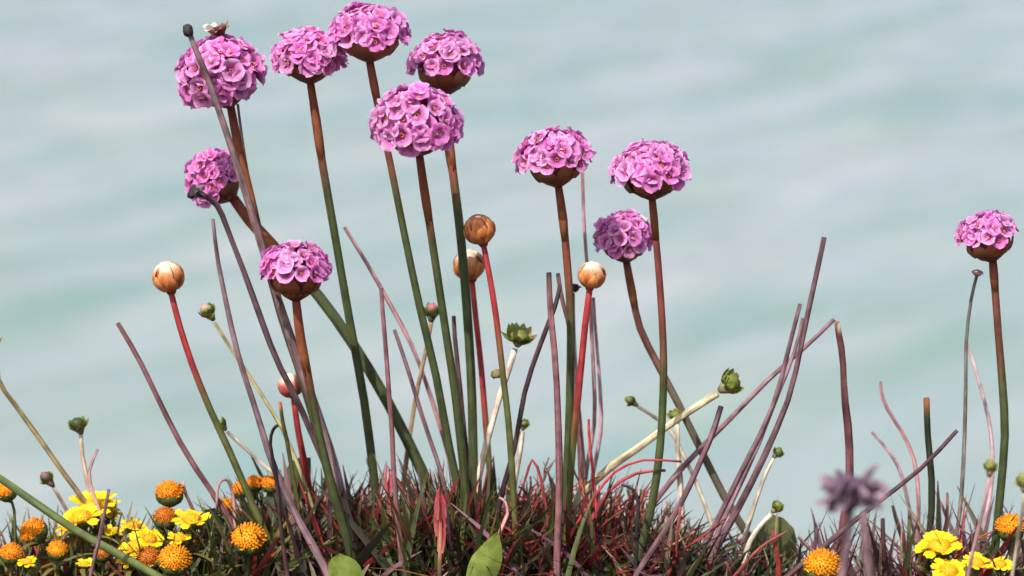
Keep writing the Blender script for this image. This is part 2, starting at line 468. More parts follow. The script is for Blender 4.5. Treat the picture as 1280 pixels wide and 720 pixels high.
def thrift(label, cx, cy, wpx, hpx, pts, Y, Yend, stem_w, sheath_px, split, lean=0.0, tilt=None, pmax=92, n=36, top=BROWNRED, low=GREEN, withered=()):
    path = path_px(pts, Y, Yend)
    base = path[-1].copy(); base.z = ground_z(base.x, base.y)
    root = thing('thrift_flower', label, 'flower', base, 'pink thrift flowers')
    # axis: from the stem top to the middle of the head, leaned to or from the viewer
    c = at(cx, cy, Y); d = c - path[0]; d.y = 0
    if tilt is not None: d = Vector((math.sin(R(tilt)), 0, math.cos(R(tilt))))
    d.normalize(); d.y = -math.tan(R(lean)); d.normalize()
    Rw = size(wpx, Y) / 2; H = size(hpx, Y)
    attach = path[0]
    stem_part(root, base, path, stem_w, Y, [(0, top), (split * 0.7, top), (split * 1.25, low), (1, mix3(low, (0.05, 0.05, 0.02), 0.4))])
    if sheath_px: sheath(root, base, path, size(sheath_px, Y), size(stem_w, Y) / 2, (0.21, 0.045, 0.025), (0.28, 0.10, 0.035))
    thrift_head(root, base, attach, d, Rw, H, pmax, n, withered)
    return root

thrift('pink thrift flower with dried bits on its crown, behind a leaning dead stalk', 279, 97, 112, 90, [(288, 132), (299, 190), (314, 252), (330, 312), (352, 395), (372, 455), (400, 550), (428, 650)], 0.006, 0.004, 13, 150, 0.34, 10, -16, 112, 44, withered=((-0.36, 1.62, 'w'), (-0.12, 1.60, 'b'), (-0.22, 1.56, 'b')))
thrift('small pink thrift flower tilted aside behind a shrivelled hooked stalk', 263, 216, 78, 74, [(292, 248), (312, 276), (338, 303), (372, 340), (400, 372), (440, 428), (486, 505), (528, 590)], 0.030, 0.022, 17, 95, 0.16, 5, -42, 105, 40)
thrift('pink thrift flower low on the tuft with broad brown cup, near green diagonal stem', 363, 340, 92, 78, [(370, 375), (376, 425), (385, 470), (398, 540), (418, 620), (440, 695)], -0.016, -0.010, 14, 92, 0.32, -4, 0, 85, 36)
thrift('pink thrift flower with bare brown stem top, touching the tallest flower', 387, 72, 96, 68, [(388, 103), (395, 150), (403, 205), (418, 290), (437, 400), (455, 500), (468, 600)], 0.012, 0.014, 13, 100, 0.24, 2, -2, 98, 42)
thrift('tallest pink thrift flower, flat based, on a long dark stem', 463, 44, 104, 72, [(462, 76), (474, 140), (488, 205), (505, 290), (525, 385), (545, 470), (562, 560), (575, 620)], 0.000, 0.004, 12, 60, 0.22, 6, 0, 88, 38)
thrift('pink thrift flower with deep brown goblet cup just above another flower', 558, 80, 94, 78, [(556, 118), (560, 170), (566, 215), (573, 270), (580, 340), (586, 420), (590, 500), (592, 600)], 0.018, 0.010, 14, 85, 0.25, -6, 2, 90, 38)
thrift('largest round pink thrift flower showing open florets with pale eyes', 520, 152, 114, 90, [(524, 192), (530, 235), (537, 280), (546, 340), (558, 420), (570, 500), (580, 590)], -0.014, -0.004, 13, 88, 0.24, 14, -2, 108, 42)
thrift('lopsided pink thrift flower on red topped stem beside a thin pink stalk', 687, 199, 99, 74, [(698, 232), (704, 275), (709, 330), (713, 390), (713, 460), (711, 540), (706, 640)], 0.000, 0.000, 13, 70, 0.30, 4, -8, 88, 36)
thrift('broad pink thrift flower on dark red stem curving inward at its foot', 812, 214, 105, 74, [(815, 248), (820, 300), (825, 360), (829, 430), (829, 490), (825, 560), (815, 630), (800, 690)], -0.006, -0.004, 12, 45, 0.36, 4, -2, 92, 38, top=(0.17, 0.04, 0.03))
thrift('pink thrift flower with one dried white floret, half behind a taller stem', 774, 296, 78, 68, [(783, 327), (790, 365), (800, 410), (822, 455), (848, 505), (875, 560), (905, 620), (932, 665)], 0.022, 0.018, 12, 40, 0.32, 6, -6, 98, 34, top=(0.13, 0.04, 0.03), low=(0.14, 0.11, 0.07), withered=((0.36, 1.34, 'w'), (0.48, 1.24, 'w')))
thrift('pink thrift flower standing apart from the tuft above an orange daisy', 1229, 298, 82, 66, [(1241, 326), (1244, 365), (1248, 420), (1253, 480), (1256, 545), (1250, 620), (1243, 690)], -0.004, -0.004, 13, 40, 0.30, -2, -14, 82, 32, top=(0.15, 0.05, 0.03))

# ------------------------------------------------------------------ thrift buds
def bud(label, cx, cy, rpx, pts, Y, Yend, stem_w, split, bracts, pale=True, top=RED, low=OLIVE, sheath_px=0):
    path = path_px(pts, Y, Yend)
    base = path[-1].copy(); base.z = ground_z(base.x, base.y)
    root = thing('thrift_bud', label, 'bud', base, 'closed thrift buds')
    stem_part(root, base, path, stem_w, Y, [(0, top), (split * 0.8, top), (split * 1.2, low), (1, low)])
    c = at(cx, cy, Y); r = size(rpx, Y)
    d = (c - path[0]); d.y = -0.12 * r; d.normalize()
    F = axis_frame(d, rnd.uniform(0, 6))
    core = (0.30, 0.07, 0.03) if bracts is BUD_BRACTS else (0.40, 0.05, 0.04)
    tipc = (0.80, 0.66, 0.50) if pale else (0.62, 0.26, 0.18)
    mb = MB()
    mb.ball((0, 0, 0), r * 0.88, r * 0.88, r * 0.95, lambda v: mix3(core, tipc, sstep(0.45, 0.95, v.z)), 14, 9, 0.07, rnd.uniform(0, 9))
    mb.tube([Vector((0, 0, -r * 0.6)), Vector((0, 0, -r * 1.2))], lambda t: r * (0.55 - 0.30 * t), lambda t: core, 10)
    b = link('bud_head', mb.mesh('bud_head', M_bract), root, None, Matrix.Translation(c - base) @ F)
    for row, (nb, ph0, ph1) in enumerate(((6, 165, 75), (6, 140, 45), (5, 110, 18))):
        for k in range(nb):
            a = 2 * math.pi * (k + 0.5 * row + rnd.uniform(-0.1, 0.1)) / nb
            m2 = MB(); nu = 5
            out = Vector((math.cos(a), math.sin(a), 0)); tn = Vector((-math.sin(a), math.cos(a), 0))
            cb, ce = [((0.46, 0.10, 0.025), (0.74, 0.28, 0.08)), ((0.56, 0.16, 0.04), (0.78, 0.36, 0.12)), ((0.40, 0.08, 0.02), (0.66, 0.22, 0.07))][rnd.randrange(3)]
            if bracts is RED_BRACTS: cb, ce = (0.38, 0.04, 0.04), (0.60, 0.14, 0.11)
            if pale and row == 2: ce = (0.82, 0.68, 0.50)
            for i in range(nu + 1):
                u = i / nu; ph = R(lerp(ph0, ph1, u)); rr = r * (1.0 - 0.05 * row + 0.05 * math.sin(u * 3.1))
                hw = r * 0.47 * math.sin((0.2 + 0.78 * u) * math.pi) + r * 0.02
                ctr = out * math.sin(ph) * rr + Vector((0, 0, math.cos(ph) * rr * 1.04))
                for j in (-1, 0, 1):
                    p = ctr + tn * hw * j
                    p = p * (rr * (1.0 + (0.03 if j == 0 else 0)) / max(p.length, 1e-6))
                    cz_ = mix3(cb, ce, u * u); cz_ = mix3(cz_, (0.90, 0.74, 0.52), 0.9 * sstep(0.30, 0.85, p.z / r)) if pale else cz_
                    m2.v.append(p); m2.c.append(mix3(cz_, (0.82, 0.42, 0.14) if bracts is BUD_BRACTS else (0.62, 0.16, 0.13), 0.35 * abs(j)))
            for i in range(nu):
                for j in range(2):
                    q = i * 3 + j; m2.f.append((q, q + 1, q + 4, q + 3))
            link('bract', m2.mesh('bract', M_bract), b)
    if sheath_px: sheath(root, base, path, size(sheath_px, Y), size(stem_w, Y) / 2, (0.5, 0.1, 0.05), (0.42, 0.06, 0.05))
    return root
bud('orange brown thrift bud with pale cap on red stem, among the dead stalks', 210, 345, 20, [(214, 366), (224, 405), (240, 455), (262, 510), (286, 562), (320, 640), (348, 705)], -0.010, -0.008, 11, 0.30, BUD_BRACTS, True)
bud('plain russet thrift bud on crimson stem, higher of the two close together', 599, 286, 19.5, [(604, 304), (612, 345), (620, 395), (629, 470), (636, 530), (641, 600)], -0.004, -0.006, 10, 0.30, BUD_BRACTS, False)
bud('golden pale topped thrift bud peeking from behind a green stem', 586, 330, 20, [(590, 350), (595, 400), (602, 465), (608, 540), (613, 600)], 0.030, 0.024, 10, 0.40, BUD_BRACTS, True)
bud('bright orange thrift bud with cream cap on thick red stem', 740, 343, 17.5, [(737, 361), (732, 400), (727, 450), (722, 500), (716, 560)], -0.012, -0.008, 11, 0.42, BUD_BRACTS, True)
bud('small crimson thrift bud with white tip low behind a dead stalk', 363, 481, 16, [(367, 496), (373, 540), (383, 590)], 0.014, 0.016, 11, 0.8, RED_BRACTS, True, low=(0.34, 0.04, 0.04))

# ------------------------------------------------------------------ green seed heads on pale stalks
LEAF_G = (0.19, 0.22, 0.045); LEAF_D = (0.045, 0.075, 0.022); LIME = (0.30, 0.38, 0.06)
def green_head(label, cx, cy, wpx, hpx, pts, Y, Yend, sw, scol, lowcol=None, tip=None, flat=False, name='green_bud', colour=LEAF_G, scar=None):
    path = path_px(pts, Y, Yend)
    base = path[-1].copy(); base.z = ground_z(base.x, base.y)
    root = thing(name, label, 'bud', base, 'small green buds on pale stalks')
    stem_part(root, base, path, sw, Y, [(0, scol), (0.5, scol), (1, lowcol or OLIVE)], mat=M_dry, taper=(0.9, 1.15), wob=0.15)
    c = at(cx, cy, Y); rx = size(wpx, Y) / 2; rz = size(hpx, Y) / 2
    d = (c - path[0]); d.y = -0.3 * rx; d.normalize()
    if flat: d = (d + Vector((0, -0.2, 1)) * 0.8).normalized()
    F = axis_frame(d, rnd.uniform(0, 6)); mb = MB()
    mb.ball((0, 0, 0), rx * 0.55, rx * 0.55, rz * 0.62, colour if not tip else (lambda v: mix3(colour, tip, sstep(0.4, 0.8, v.z))), 10, 7, 0.25, rnd.uniform(0, 9))
    cup = mix3(colour, scol, 0.5)
    mb.tube([Vector((0, 0, -rz * 0.3)), Vector((0, 0, -rz * 1.15))], lambda t: rx * (0.55 - 0.38 * t), lambda t: cup, 8)
    h = link('bud_head', mb.mesh('bud_head', M_leaf), root, None, Matrix.Translation(c - base) @ F)
    for k in range(15):
        a = 2.4 * k + rnd.uniform(-0.2, 0.2); out = Vector((math.cos(a), math.sin(a), 0))
        m2 = MB(); lift = rnd.uniform(0.1, 0.6) + k * 0.13 * (0.4 if flat else 1); cc = mix3(mix3(colour, LIME, 0.35), LEAF_D, rnd.uniform(0, 0.6))
        if rnd.random() < 0.25: cc = mix3(cc, (0.30, 0.10, 0.06), 0.6)
        m2.blade(out * rx * 0.35 + Vector((0, 0, -rz * 0.35)), out + Vector((0, 0, lift)), rx * rnd.uniform(0.6, 0.85) if not flat else rx * 0.8, rx * 0.8, Vector((0, 0, rnd.uniform(0.2, 1.0))), cc, mix3(cc, LIME, 0.25), side=Vector((-math.sin(a), math.cos(a), 0)))
        link('leaf', m2.mesh('leaf', M_leaf), h)
    if scar:
        p = at(scar[0], scar[1], Y - 0.002); m2 = MB()
        m2.ball((0, 0, 0), size(7), size(5), size(6), (0.30, 0.24, 0.09), 8, 5, 0.5, 3.3)
        link('leaf_scar', m2.mesh('leaf_scar', M_leaf), root, None, Matrix.Translation(p - base))
    return root
green_head('green bud with pinkish cream top on thin stalk crossing the dead stalks', 259, 388, 30, 28, [(268, 403), (295, 445), (325, 490), (352, 535), (372, 580)], 0.018, 0.014, 6, (0.34, 0.29, 0.13), OLIVE, tip=(0.62, 0.42, 0.30))
green_head('tiny olive bud on curved white stalk beside a red topped bud stem', 276, 531, 24, 18, [(284, 540), (306, 560), (330, 582), (350, 600)], 0.008, 0.010, 6, WHITISH, STRAW)
green_head('flat green rosette on whitish stalk between the tall stems', 649, 420, 44, 26, [(644, 436), (636, 462), (626, 492), (612, 540), (601, 585)], 0.012, 0.010, 10, (0.54, 0.44, 0.34), WHITISH, flat=True, scar=(620, 468))
green_head('little green bud on a short white stalk against a dark leaning stalk', 655, 530, 20, 16, [(653, 540), (650, 565), (644, 600)], 0.020, 0.018, 8, (0.50, 0.42, 0.34), WHITISH)
green_head('large green rosette on thick slanting cream stalk', 914, 479, 44, 34, [(897, 492), (870, 509), (830, 536), (795, 562), (762, 585)], 0.004, 0.006, 12, (0.52, 0.44, 0.27), OLIVE, flat=False)
green_head('small upright green bud on white twig behind a green stem', 788, 501, 18, 24, [(797, 508), (812, 517), (835, 535), (850, 560)], 0.020, 0.016, 6, WHITISH, STRAW)
green_head('stubby green bud resting just above the slanting cream stalk', 844, 519, 24, 18, [(846, 528), (847, 555), (850, 600)], 0.016, 0.016, 9, (0.60, 0.50, 0.40), STRAW)
green_head('round green bud tucked behind leaning purple stalks', 973, 565, 20, 20, [(967, 573), (958, 590), (945, 625)], 0.014, 0.012, 7, WHITISH, STRAW)
green_head('green bud on white stalk arching over a round olive leaf', 972, 633, 24, 20, [(964, 643), (950, 658), (938, 676), (930, 700)], -0.004, -0.002, 8, (0.52, 0.45, 0.35), WHITISH)
green_head('dark green bud on pale upright stalk above the yellow daisies', 97, 530, 32, 27, [(101, 543), (103, 570), (110, 605), (118, 645)], 0.020, 0.018, 7, (0.50, 0.38, 0.28), STRAW, colour=(0.09, 0.115, 0.03))
green_head('squat bud with purplish tip on bent stalk beside straw stem', 58, 597, 25, 28, [(67, 610), (78, 628), (92, 655)], 0.012, 0.014, 6, (0.32, 0.23, 0.18), STRAW, tip=(0.30, 0.14, 0.15), colour=(0.08, 0.095, 0.035))
green_head('soft yellow green bud on pink stalk near the lone thrift stem', 1238, 582, 24, 30, [(1237, 597), (1228, 640), (1216, 690)], -0.09, -0.085, 6, (0.42, 0.24, 0.24), (0.3, 0.16, 0.16), colour=(0.26, 0.25, 0.07))
green_head('pale yellow green bud hanging past the lone thrift stem', 1279, 600, 26, 34, [(1281, 617), (1276, 650), (1268, 700)], -0.10, -0.095, 6, (0.42, 0.34, 0.24), STRAW, colour=(0.28, 0.28, 0.08))
green_head('dark bud at the head of a sloping straw coloured stem', -8, 425, 22, 24, [(-4, 437), (-2, 475), (18, 505), (52, 552), (80, 592), (104, 624), (122, 655)], 0.004, 0.010, 8, (0.33, 0.25, 0.12), (0.24, 0.18, 0.07), colour=(0.06, 0.10, 0.03))
green_head('green bud with rosy tip wedged between two tall thrift stems', 540, 388, 30, 30, [(539, 403), (533, 435), (522, 485), (512, 545)], 0.032, 0.030, 7, (0.36, 0.24, 0.15), OLIVE, tip=(0.70, 0.22, 0.22), colour=(0.085, 0.115, 0.035))

# ------------------------------------------------------------------ dead stalks
def stalk(label, pts, Y, Yend, wpx, col, low=None, tipc=None, knob=None, taper=(0.8, 1.25), down=0.2, wob=0.22, name='dead_stalk', cat='stalk', group='dead flower stalks'):
    path = path_px(pts, Y, Yend, down=down)
    sd = rnd.uniform(0, 100); jr = size(wpx, Y)
    path = [p + Vector((mnoise.noise(Vector((sd, i * 0.31, 0))), mnoise.noise(Vector((sd, i * 0.31, 9))), 0)) * jr * 0.38 for i, p in enumerate(path)]
    base = path[-1].copy(); base.z = ground_z(base.x, base.y)
    root = thing(name, label, cat, base, group)
    low = low or col
    col = (col[0], col[1], min(col[2], col[1] * 1.1)); low = (low[0], low[1], min(low[2], low[1] * 1.1))
    stem_part(root, base, path, wpx, Y, [(0, tipc or mix3(col, (0.05, 0.03, 0.04), 0.5)), (0.02, tipc or col), (0.035, col), (0.5, col), (1, low)], mat=M_dry, taper=taper, wob=wob)
    if knob:
        kc, kw, kh = knob
        r = size(kw, Y) / 2; h = size(kh, Y) / 2; mb = MB()
        d = (path[0] - path[3]).normalized(); F = axis_frame(d)
        mb.ball((0, 0, 0), r, r, h, kc, 9, 6, 0.5, rnd.uniform(0, 40))
        link('tip', mb.mesh('tip', M_dry), root, None, Matrix.Translation(path[0] + d * h * 0.3 - base) @ F)
    return root
def withered(root, base, c, r, n, col0, col1, spread=1.0, axisv=Vector((0, 0, 1))):
    """a shrivelled flower head: a lump with ragged dry petals"""
    mb = MB(); mb.ball((0, 0, 0), r * 0.5, r * 0.45, r * 0.42, col0, 10, 7, 0.5, rnd.uniform(0, 9))
    h = link('withered_head', mb.mesh('withered_head', M_dry), root, None, Matrix.Translation(c - base))
    F = axis_frame(axisv)
    for k in range(n):
        d = Vector((rnd.uniform(-1, 1), rnd.uniform(-1, 1), rnd.uniform(-0.3, 0.6))).normalized()
        d = F @ d
        m2 = MB(); cc = mix3(col0, col1, rnd.random())
        m2.blade(d * r * 0.3, d, r * rnd.uniform(0.45, 0.75) * spread, r * rnd.uniform(0.3, 0.55), Vector((rnd.uniform(-1, 1), rnd.uniform(-1, 1), rnd.uniform(-1, 1))) * 0.9, cc, mix3(cc, col1, 0.5), fold=0.6)
        link('dry_petal', m2.mesh('dry_petal', M_dry), h)
    return h
s1 = stalk('longest grey purple dead stalk with dark knob tip, crossing a pink flower', [(237, 40), (250, 72), (265, 110), (285, 172), (308, 245), (340, 352), (375, 458), (410, 560), (444, 680)], -0.016, 0.0, 10, GREYP, (0.24, 0.16, 0.19), DPURPLE, ((0.05, 0.035, 0.04), 14, 16), (0.75, 1.75))
stalk('thin dry straw hanging beside the stem of the crowned thrift flower', [(297, 130), (304, 175), (313, 230), (330, 300), (352, 375), (380, 460), (415, 560)], 0.014, 0.010, 5, (0.30, 0.22, 0.22))
s2 = stalk('dark dead stalk bent over at the top with a shrivelled head', [(246, 240), (258, 246), (270, 258), (283, 285), (302, 335), (326, 400), (352, 460), (378, 515), (404, 575)], -0.020, -0.004, 9, (0.125, 0.075, 0.095), PURPLE, taper=(0.9, 1.2))
withered(s2, s2.location, at(243, 241, -0.020), size(17), 9, (0.045, 0.035, 0.04), (0.16, 0.12, 0.13))
stalk('dead stalk inside the bend of the hooked one, thick and mauve at its foot', [(266, 274), (274, 330), (289, 408), (306, 470), (325, 532), (346, 592), (374, 650), (402, 705)], -0.026, -0.022, 8, (0.17, 0.105, 0.125), (0.25, 0.15, 0.18), taper=(0.7, 1.8))
stalk('lone straight purple dead stalk leaning out over the yellow daisies', [(147, 404), (175, 455), (210, 522), (245, 585), (282, 645)], -0.004, 0.0, 9, PURPLE, (0.22, 0.12, 0.15))
stalk('pinkish dead stalk leaning from the big diagonal green stem', [(432, 284), (460, 330), (488, 380), (514, 430), (532, 475), (548, 525)], 0.034, 0.034, 7, PINKSTALK, (0.34, 0.14, 0.16))
stalk('upright mauve dead stalk meeting the tip of a pinkish one', [(477, 360), (483, 420), (486, 500), (491, 580), (499, 655)], -0.006, -0.012, 8, PURPLE, (0.24, 0.13, 0.17))
stalk('short leaning mauve stalk near the tallest flower stem', [(494, 412), (509, 460), (526, 512), (546, 575)], 0.010, 0.006, 7, (0.18, 0.10, 0.13))
stalk('dark violet stalk squeezed between two green thrift stems', [(567, 395), (572, 450), (578, 520), (586, 600)], 0.020, 0.016, 8, (0.085, 0.045, 0.06))
stalk('purple dead stalk with black tip standing nearly upright beside a forked one', [(686, 341), (690, 400), (696, 480), (700, 560), (699, 640), (696, 700)], -0.012, -0.016, 9, PURPLE, (0.26, 0.13, 0.17), (0.03, 0.02, 0.025), taper=(0.95, 1.4))
stalk('dark purple stalk slanting away down from the black tipped pair', [(700, 356), (693, 385), (676, 430), (656, 492), (641, 560), (630, 606)], 0.004, 0.002, 8, (0.075, 0.04, 0.055), (0.05, 0.03, 0.04))
s3 = stalk('short tipped mauve stalk ducking behind a thrift stem', [(697, 342), (701, 365), (708, 400), (716, 450), (722, 520), (726, 590)], 0.012, 0.014, 8, PURPLE, (0.2, 0.12, 0.15), (0.04, 0.03, 0.03))
s4 = stalk('dead stalk with black shrivelled head tucked behind a thrift stem', [(716, 366), (718, 420), (721, 480), (727, 550), (731, 615)], 0.026, 0.022, 7, (0.17, 0.11, 0.14))
withered(s4, s4.location, at(718, 360, 0.026), size(12), 6, (0.03, 0.02, 0.025), (0.09, 0.07, 0.08))
stalk('thin pink stalk rising beside the lopsided flower', [(728, 208), (731, 270), (735, 330), (740, 400), (743, 470), (742, 530), (734, 580)], 0.030, 0.026, 6, PINKSTALK, (0.36, 0.18, 0.20))
stalk('faint pink stalk close behind the bright orange bud', [(742, 372), (746, 430), (750, 490), (750, 540), (742, 590)], 0.036, 0.034, 6, (0.40, 0.24, 0.27), (0.4, 0.18, 0.2))
stalk('tallest of the leaning purple stalks over the round olive leaf', [(1029, 297), (1019, 355), (1003, 428), (984, 500), (955, 570), (920, 640), (890, 700)], -0.010, -0.006, 9, (0.15, 0.085, 0.11), PURPLE, taper=(0.85, 1.35))
stalk('leaning purple stalk paired with a slightly lower twin', [(1000, 380), (986, 440), (966, 508), (932, 580), (894, 655), (862, 712)], 0.000, 0.0, 8, (0.19, 0.11, 0.145))
stalk('lower twin of two leaning purple stalks', [(1003, 398), (992, 440), (974, 490), (950, 552), (908, 640), (880, 705)], 0.010, 0.008, 7, (0.23, 0.14, 0.17))
stalk('purple stalk with pale upper side slanting steeply across the leaning ones', [(1044, 399), (1003, 438), (960, 476), (912, 525), (872, 565), (838, 600)], 0.018, 0.014, 8, (0.22, 0.12, 0.14), (0.24, 0.11, 0.14))
stalk('stout maroon stalk with frayed pale tip above a withered mauve head', [(1045, 402), (1050, 435), (1056, 480), (1060, 530), (1060, 590), (1055, 650), (1050, 700)], 0.004, 0.004, 17, (0.12, 0.045, 0.055), (0.11, 0.045, 0.05), (0.52, 0.34, 0.22), taper=(0.5, 1.0), wob=0.4)
stalk('wavy pink stalk with curled tip', [(1101, 477), (1101, 490), (1110, 512), (1128, 542), (1143, 575), (1148, 630), (1146, 690)], 0.012, 0.010, 6, PINKSTALK, (0.33, 0.14, 0.17))
stalk('short pink curved stalk under the wavy one', [(1090, 540), (1113, 568), (1130, 600), (1140, 650)], 0.018, 0.014, 6, (0.34, 0.21, 0.23), (0.3, 0.15, 0.18))
stalk('blackish green upright stump of a stem with orange tip', [(1158, 498), (1162, 545), (1163, 600), (1161, 670)], -0.004, -0.004, 11, (0.035, 0.04, 0.02), (0.05, 0.06, 0.025), (0.26, 0.08, 0.03), taper=(0.9, 1.1))
stalk('dark purple stalk lying diagonally across an upright blackish stump', [(1195, 538), (1150, 586), (1090, 635), (1040, 676), (990, 716)], -0.020, -0.020, 8, (0.085, 0.045, 0.065), (0.12, 0.06, 0.08), down=0.06)
s5 = stalk('slender grey stalk with tiny rosy tip beneath the lone thrift head', [(1221, 342), (1214, 375), (1207, 430), (1206, 490), (1206, 550), (1201, 620), (1194, 680)], 0.008, 0.006, 6, (0.17, 0.15, 0.13), (0.25, 0.13, 0.15), knob=((0.55, 0.30, 0.26), 14, 8))
stalk('very thin pale pink stalk leaning on the slender grey one', [(1208, 428), (1222, 470), (1236, 520), (1241, 566), (1238, 620), (1226, 680)], 0.026, 0.022, 6, (0.48, 0.31, 0.32), (0.42, 0.22, 0.24))
stalk('dark tipped purple stalk rising to the large green rosette', [(902, 508), (886, 555), (862, 608), (832, 660), (800, 712)], -0.016, -0.016, 9, (0.17, 0.09, 0.125), (0.2, 0.11, 0.14), (0.035, 0.02, 0.04), taper=(0.9, 1.25))
stalk('short dark hooked tip curling beside mauve stalk', [(346, 532), (340, 538), (338, 556), (345, 600)], -0.030, -0.024, 6, (0.05, 0.035, 0.05), PURPLE)
stalk('short rust tipped olive twig beside the crimson bud', [(349, 503), (353, 525), (358, 550), (366, 590)], 0.004, 0.006, 7, (0.10, 0.085, 0.03), OLIVE, (0.40, 0.12, 0.04))
stalk('pale forked straw standing above the yellow daisies', [(121, 562), (112, 590), (118, 622), (130, 660)], 0.006, 0.006, 6, (0.45, 0.28, 0.27), (0.25, 0.15, 0.14))
stalk('looped pinkish straw bowing over an orange daisy', [(270, 640), (272, 612), (278, 600), (286, 602), (292, 620), (294, 655)], -0.002, 0.0, 5, (0.42, 0.24, 0.22))
stalk('dull mauve straw in front of the brightest yellow daisy', [(136, 612), (131, 640), (123, 680), (114, 715)], -0.036, -0.036, 6, (0.24, 0.13, 0.16))
stalk('short pale tipped straw next to an orange daisy head', [(228, 602), (233, 618), (243, 640), (256, 668)], 0.006, 0.004, 6, (0.22, 0.10, 0.12), None, (0.5, 0.3, 0.25))
# the blurred withered head nearer the camera
s6 = stalk('mauve withered flower head with ragged petals on a dry stem', [(1066, 632), (1060, 665), (1054, 700), (1050, 740)], -0.20, -0.20, 12, (0.26, 0.16, 0.19), (0.2, 0.1, 0.1))
withered(s6, s6.location, at(1066, 616, -0.20), size(50, -0.20), 54, (0.11, 0.065, 0.10), (0.38, 0.27, 0.32), 1.0)
stalk('dusty mauve stem standing close to the withered head', [(1078, 640), (1083, 670), (1088, 720)], -0.16, -0.16, 14, (0.22, 0.13, 0.19), (0.2, 0.1, 0.13))
# the long green stem lying across the corner
gp = path_px([(-40, 574), (0, 598), (40, 626), (90, 660), (130, 683), (165, 702)], -0.030, -0.026, down=0.04)
gb = gp[-1].copy(); gb.z = ground_z(gb.x, gb.y)
gr = thing('fallen_stem', 'thick smooth green stem lying aslant across the yellow daisies', 'stem', gb)
stem_part(gr, gb, gp, 13, -0.03, [(0, (0.10, 0.14, 0.045)), (0.6, (0.12, 0.15, 0.05)), (1, GREEN)])

# ------------------------------------------------------------------ daisies
def disc_mesh(seed, c0, c1):
    r = random.Random(seed); mb = MB()
    mb.ball((0, 0, 0), 0.93, 0.93, 0.62, lambda v: mix3(c0, c1, 0.5 + 0.5 * v.z), 14, 8, 0.06, seed)
    n = 150
    for k in range(n):
        cz = min(0.999, 1 - 0.97 * (k + 0.5 + r.uniform(-2, 2)) / n); cz = max(cz, 0.0); sz = math.sqrt(1 - cz * cz); a = 2.399963 * k
        nx = Vector((sz * math.cos(a), sz * math.sin(a), cz)); p = Vector((nx.x * 0.93, nx.y * 0.93, nx.z * 0.62))
        x = nx.orthogonal().normalized(); yv = nx.cross(x); b0 = len(mb.v); rr = r.uniform(0.045, 0.085); hh = r.uniform(0.04, 0.26); nx = (nx + Vector((r.uniform(-1, 1), r.uniform(-1, 1), r.uniform(-1, 1))) * 0.25).normalized()
        cc = mix3(c0, c1, r.random())
        for q in range(5):
            an = q * 1.2566
            mb.v.append(p + (x * math.cos(an) + yv * math.sin(an)) * rr - nx * 0.02); mb.c.append(mix3(cc, c0, 0.6))
        for q in range(5):
            an = q * 1.2566
            mb.v.append(p + (x * math.cos(an) + yv * math.sin(an)) * rr * 0.7 + nx * hh); mb.c.append(cc)
        mb.v.append(p + nx * (hh - 0.03)); mb.c.append(cc)
        for q in range(5):
            w2 = (q + 1) % 5
            mb.f += [(b0 + q, b0 + w2, b0 + 5 + w2, b0 + 5 + q), (b0 + 5 + q, b0 + 5 + w2, b0 + 10)]
    return mb.mesh('disc', M_yellow)
DISC_O = [disc_mesh(1, (0.70, 0.17, 0.008), (0.93, 0.40, 0.012)), disc_mesh(2, (0.74, 0.22, 0.008), (0.95, 0.48, 0.015))]
DISC_R = [disc_mesh(3, (0.42, 0.09, 0.01), (0.72, 0.24, 0.02))]
DISC_Y = [disc_mesh(4, (0.80, 0.38, 0.01), (0.95, 0.62, 0.03)), disc_mesh(5, (0.78, 0.42, 0.01), (0.95, 0.68, 0.03))]
def ray_mesh(seed, c):
    r = random.Random(seed); mb = MB(); nu, nv = 4, 4
    for i in range(nu + 1):
        u = i / nu; hw = 0.34 * (0.45 + 0.75 * math.sin(u * 2.2))
        for j in range(nv + 1):
            v = j / nv * 2 - 1
            notch = 0.06 * math.cos(v * 6.0) if i == nu else 0
            mb.v.append(Vector((u + notch - 0.12 * v * v * u, hw * v, 0.10 * math.sin(u * 2.5) + 0.07 * v * v + r.uniform(-0.02, 0.02)))); mb.c.append(mix3(mix3(c, (0.85, 0.45, 0.01), 0.4), c, u))
    for i in range(nu):
        for j in range(nv):
            q = i * (nv + 1) + j; mb.f.append((q, q + 1, q + nv + 2, q + nv + 1))
    return mb.mesh('ray_petal', M_yellow)
RAYS_Y = [ray_mesh(s, (0.92, 0.70, 0.015)) for s in range(4)]
RAYS_O = [ray_mesh(s + 9, (0.90, 0.46, 0.015)) for s in range(3)]
def involucre_mesh(seed):
    r = random.Random(seed); mb = MB(); prof = [(0.12, -1.05), (0.45, -0.98), (0.78, -0.72), (0.96, -0.36), (1.0, -0.02), (0.9, 0.02)]; m = 14
    for q, (a_, z) in enumerate(prof):
        for k in range(m):
            an = 2 * math.pi * k / m; f = 1 + (0.07 if k % 2 else -0.03)
            mb.v.append(Vector((a_ * f * math.cos(an), a_ * f * math.sin(an), z + (0.12 if q >= 4 and k % 2 else 0)))); mb.c.append(mix3((0.055, 0.085, 0.025), (0.095, 0.125, 0.03), r.random()))
    for q in range(len(prof) - 1):
        for k in range(m):
            a = q * m + k; b = q * m + (k + 1) % m; mb.f.append((a, b, b + m, a + m))
    mb.f.append(tuple(reversed(range(m))))
    return mb.mesh('involucre', M_leaf)
INVOL = [involucre_mesh(1), involucre_mesh(2)]
STEMLEAF = []
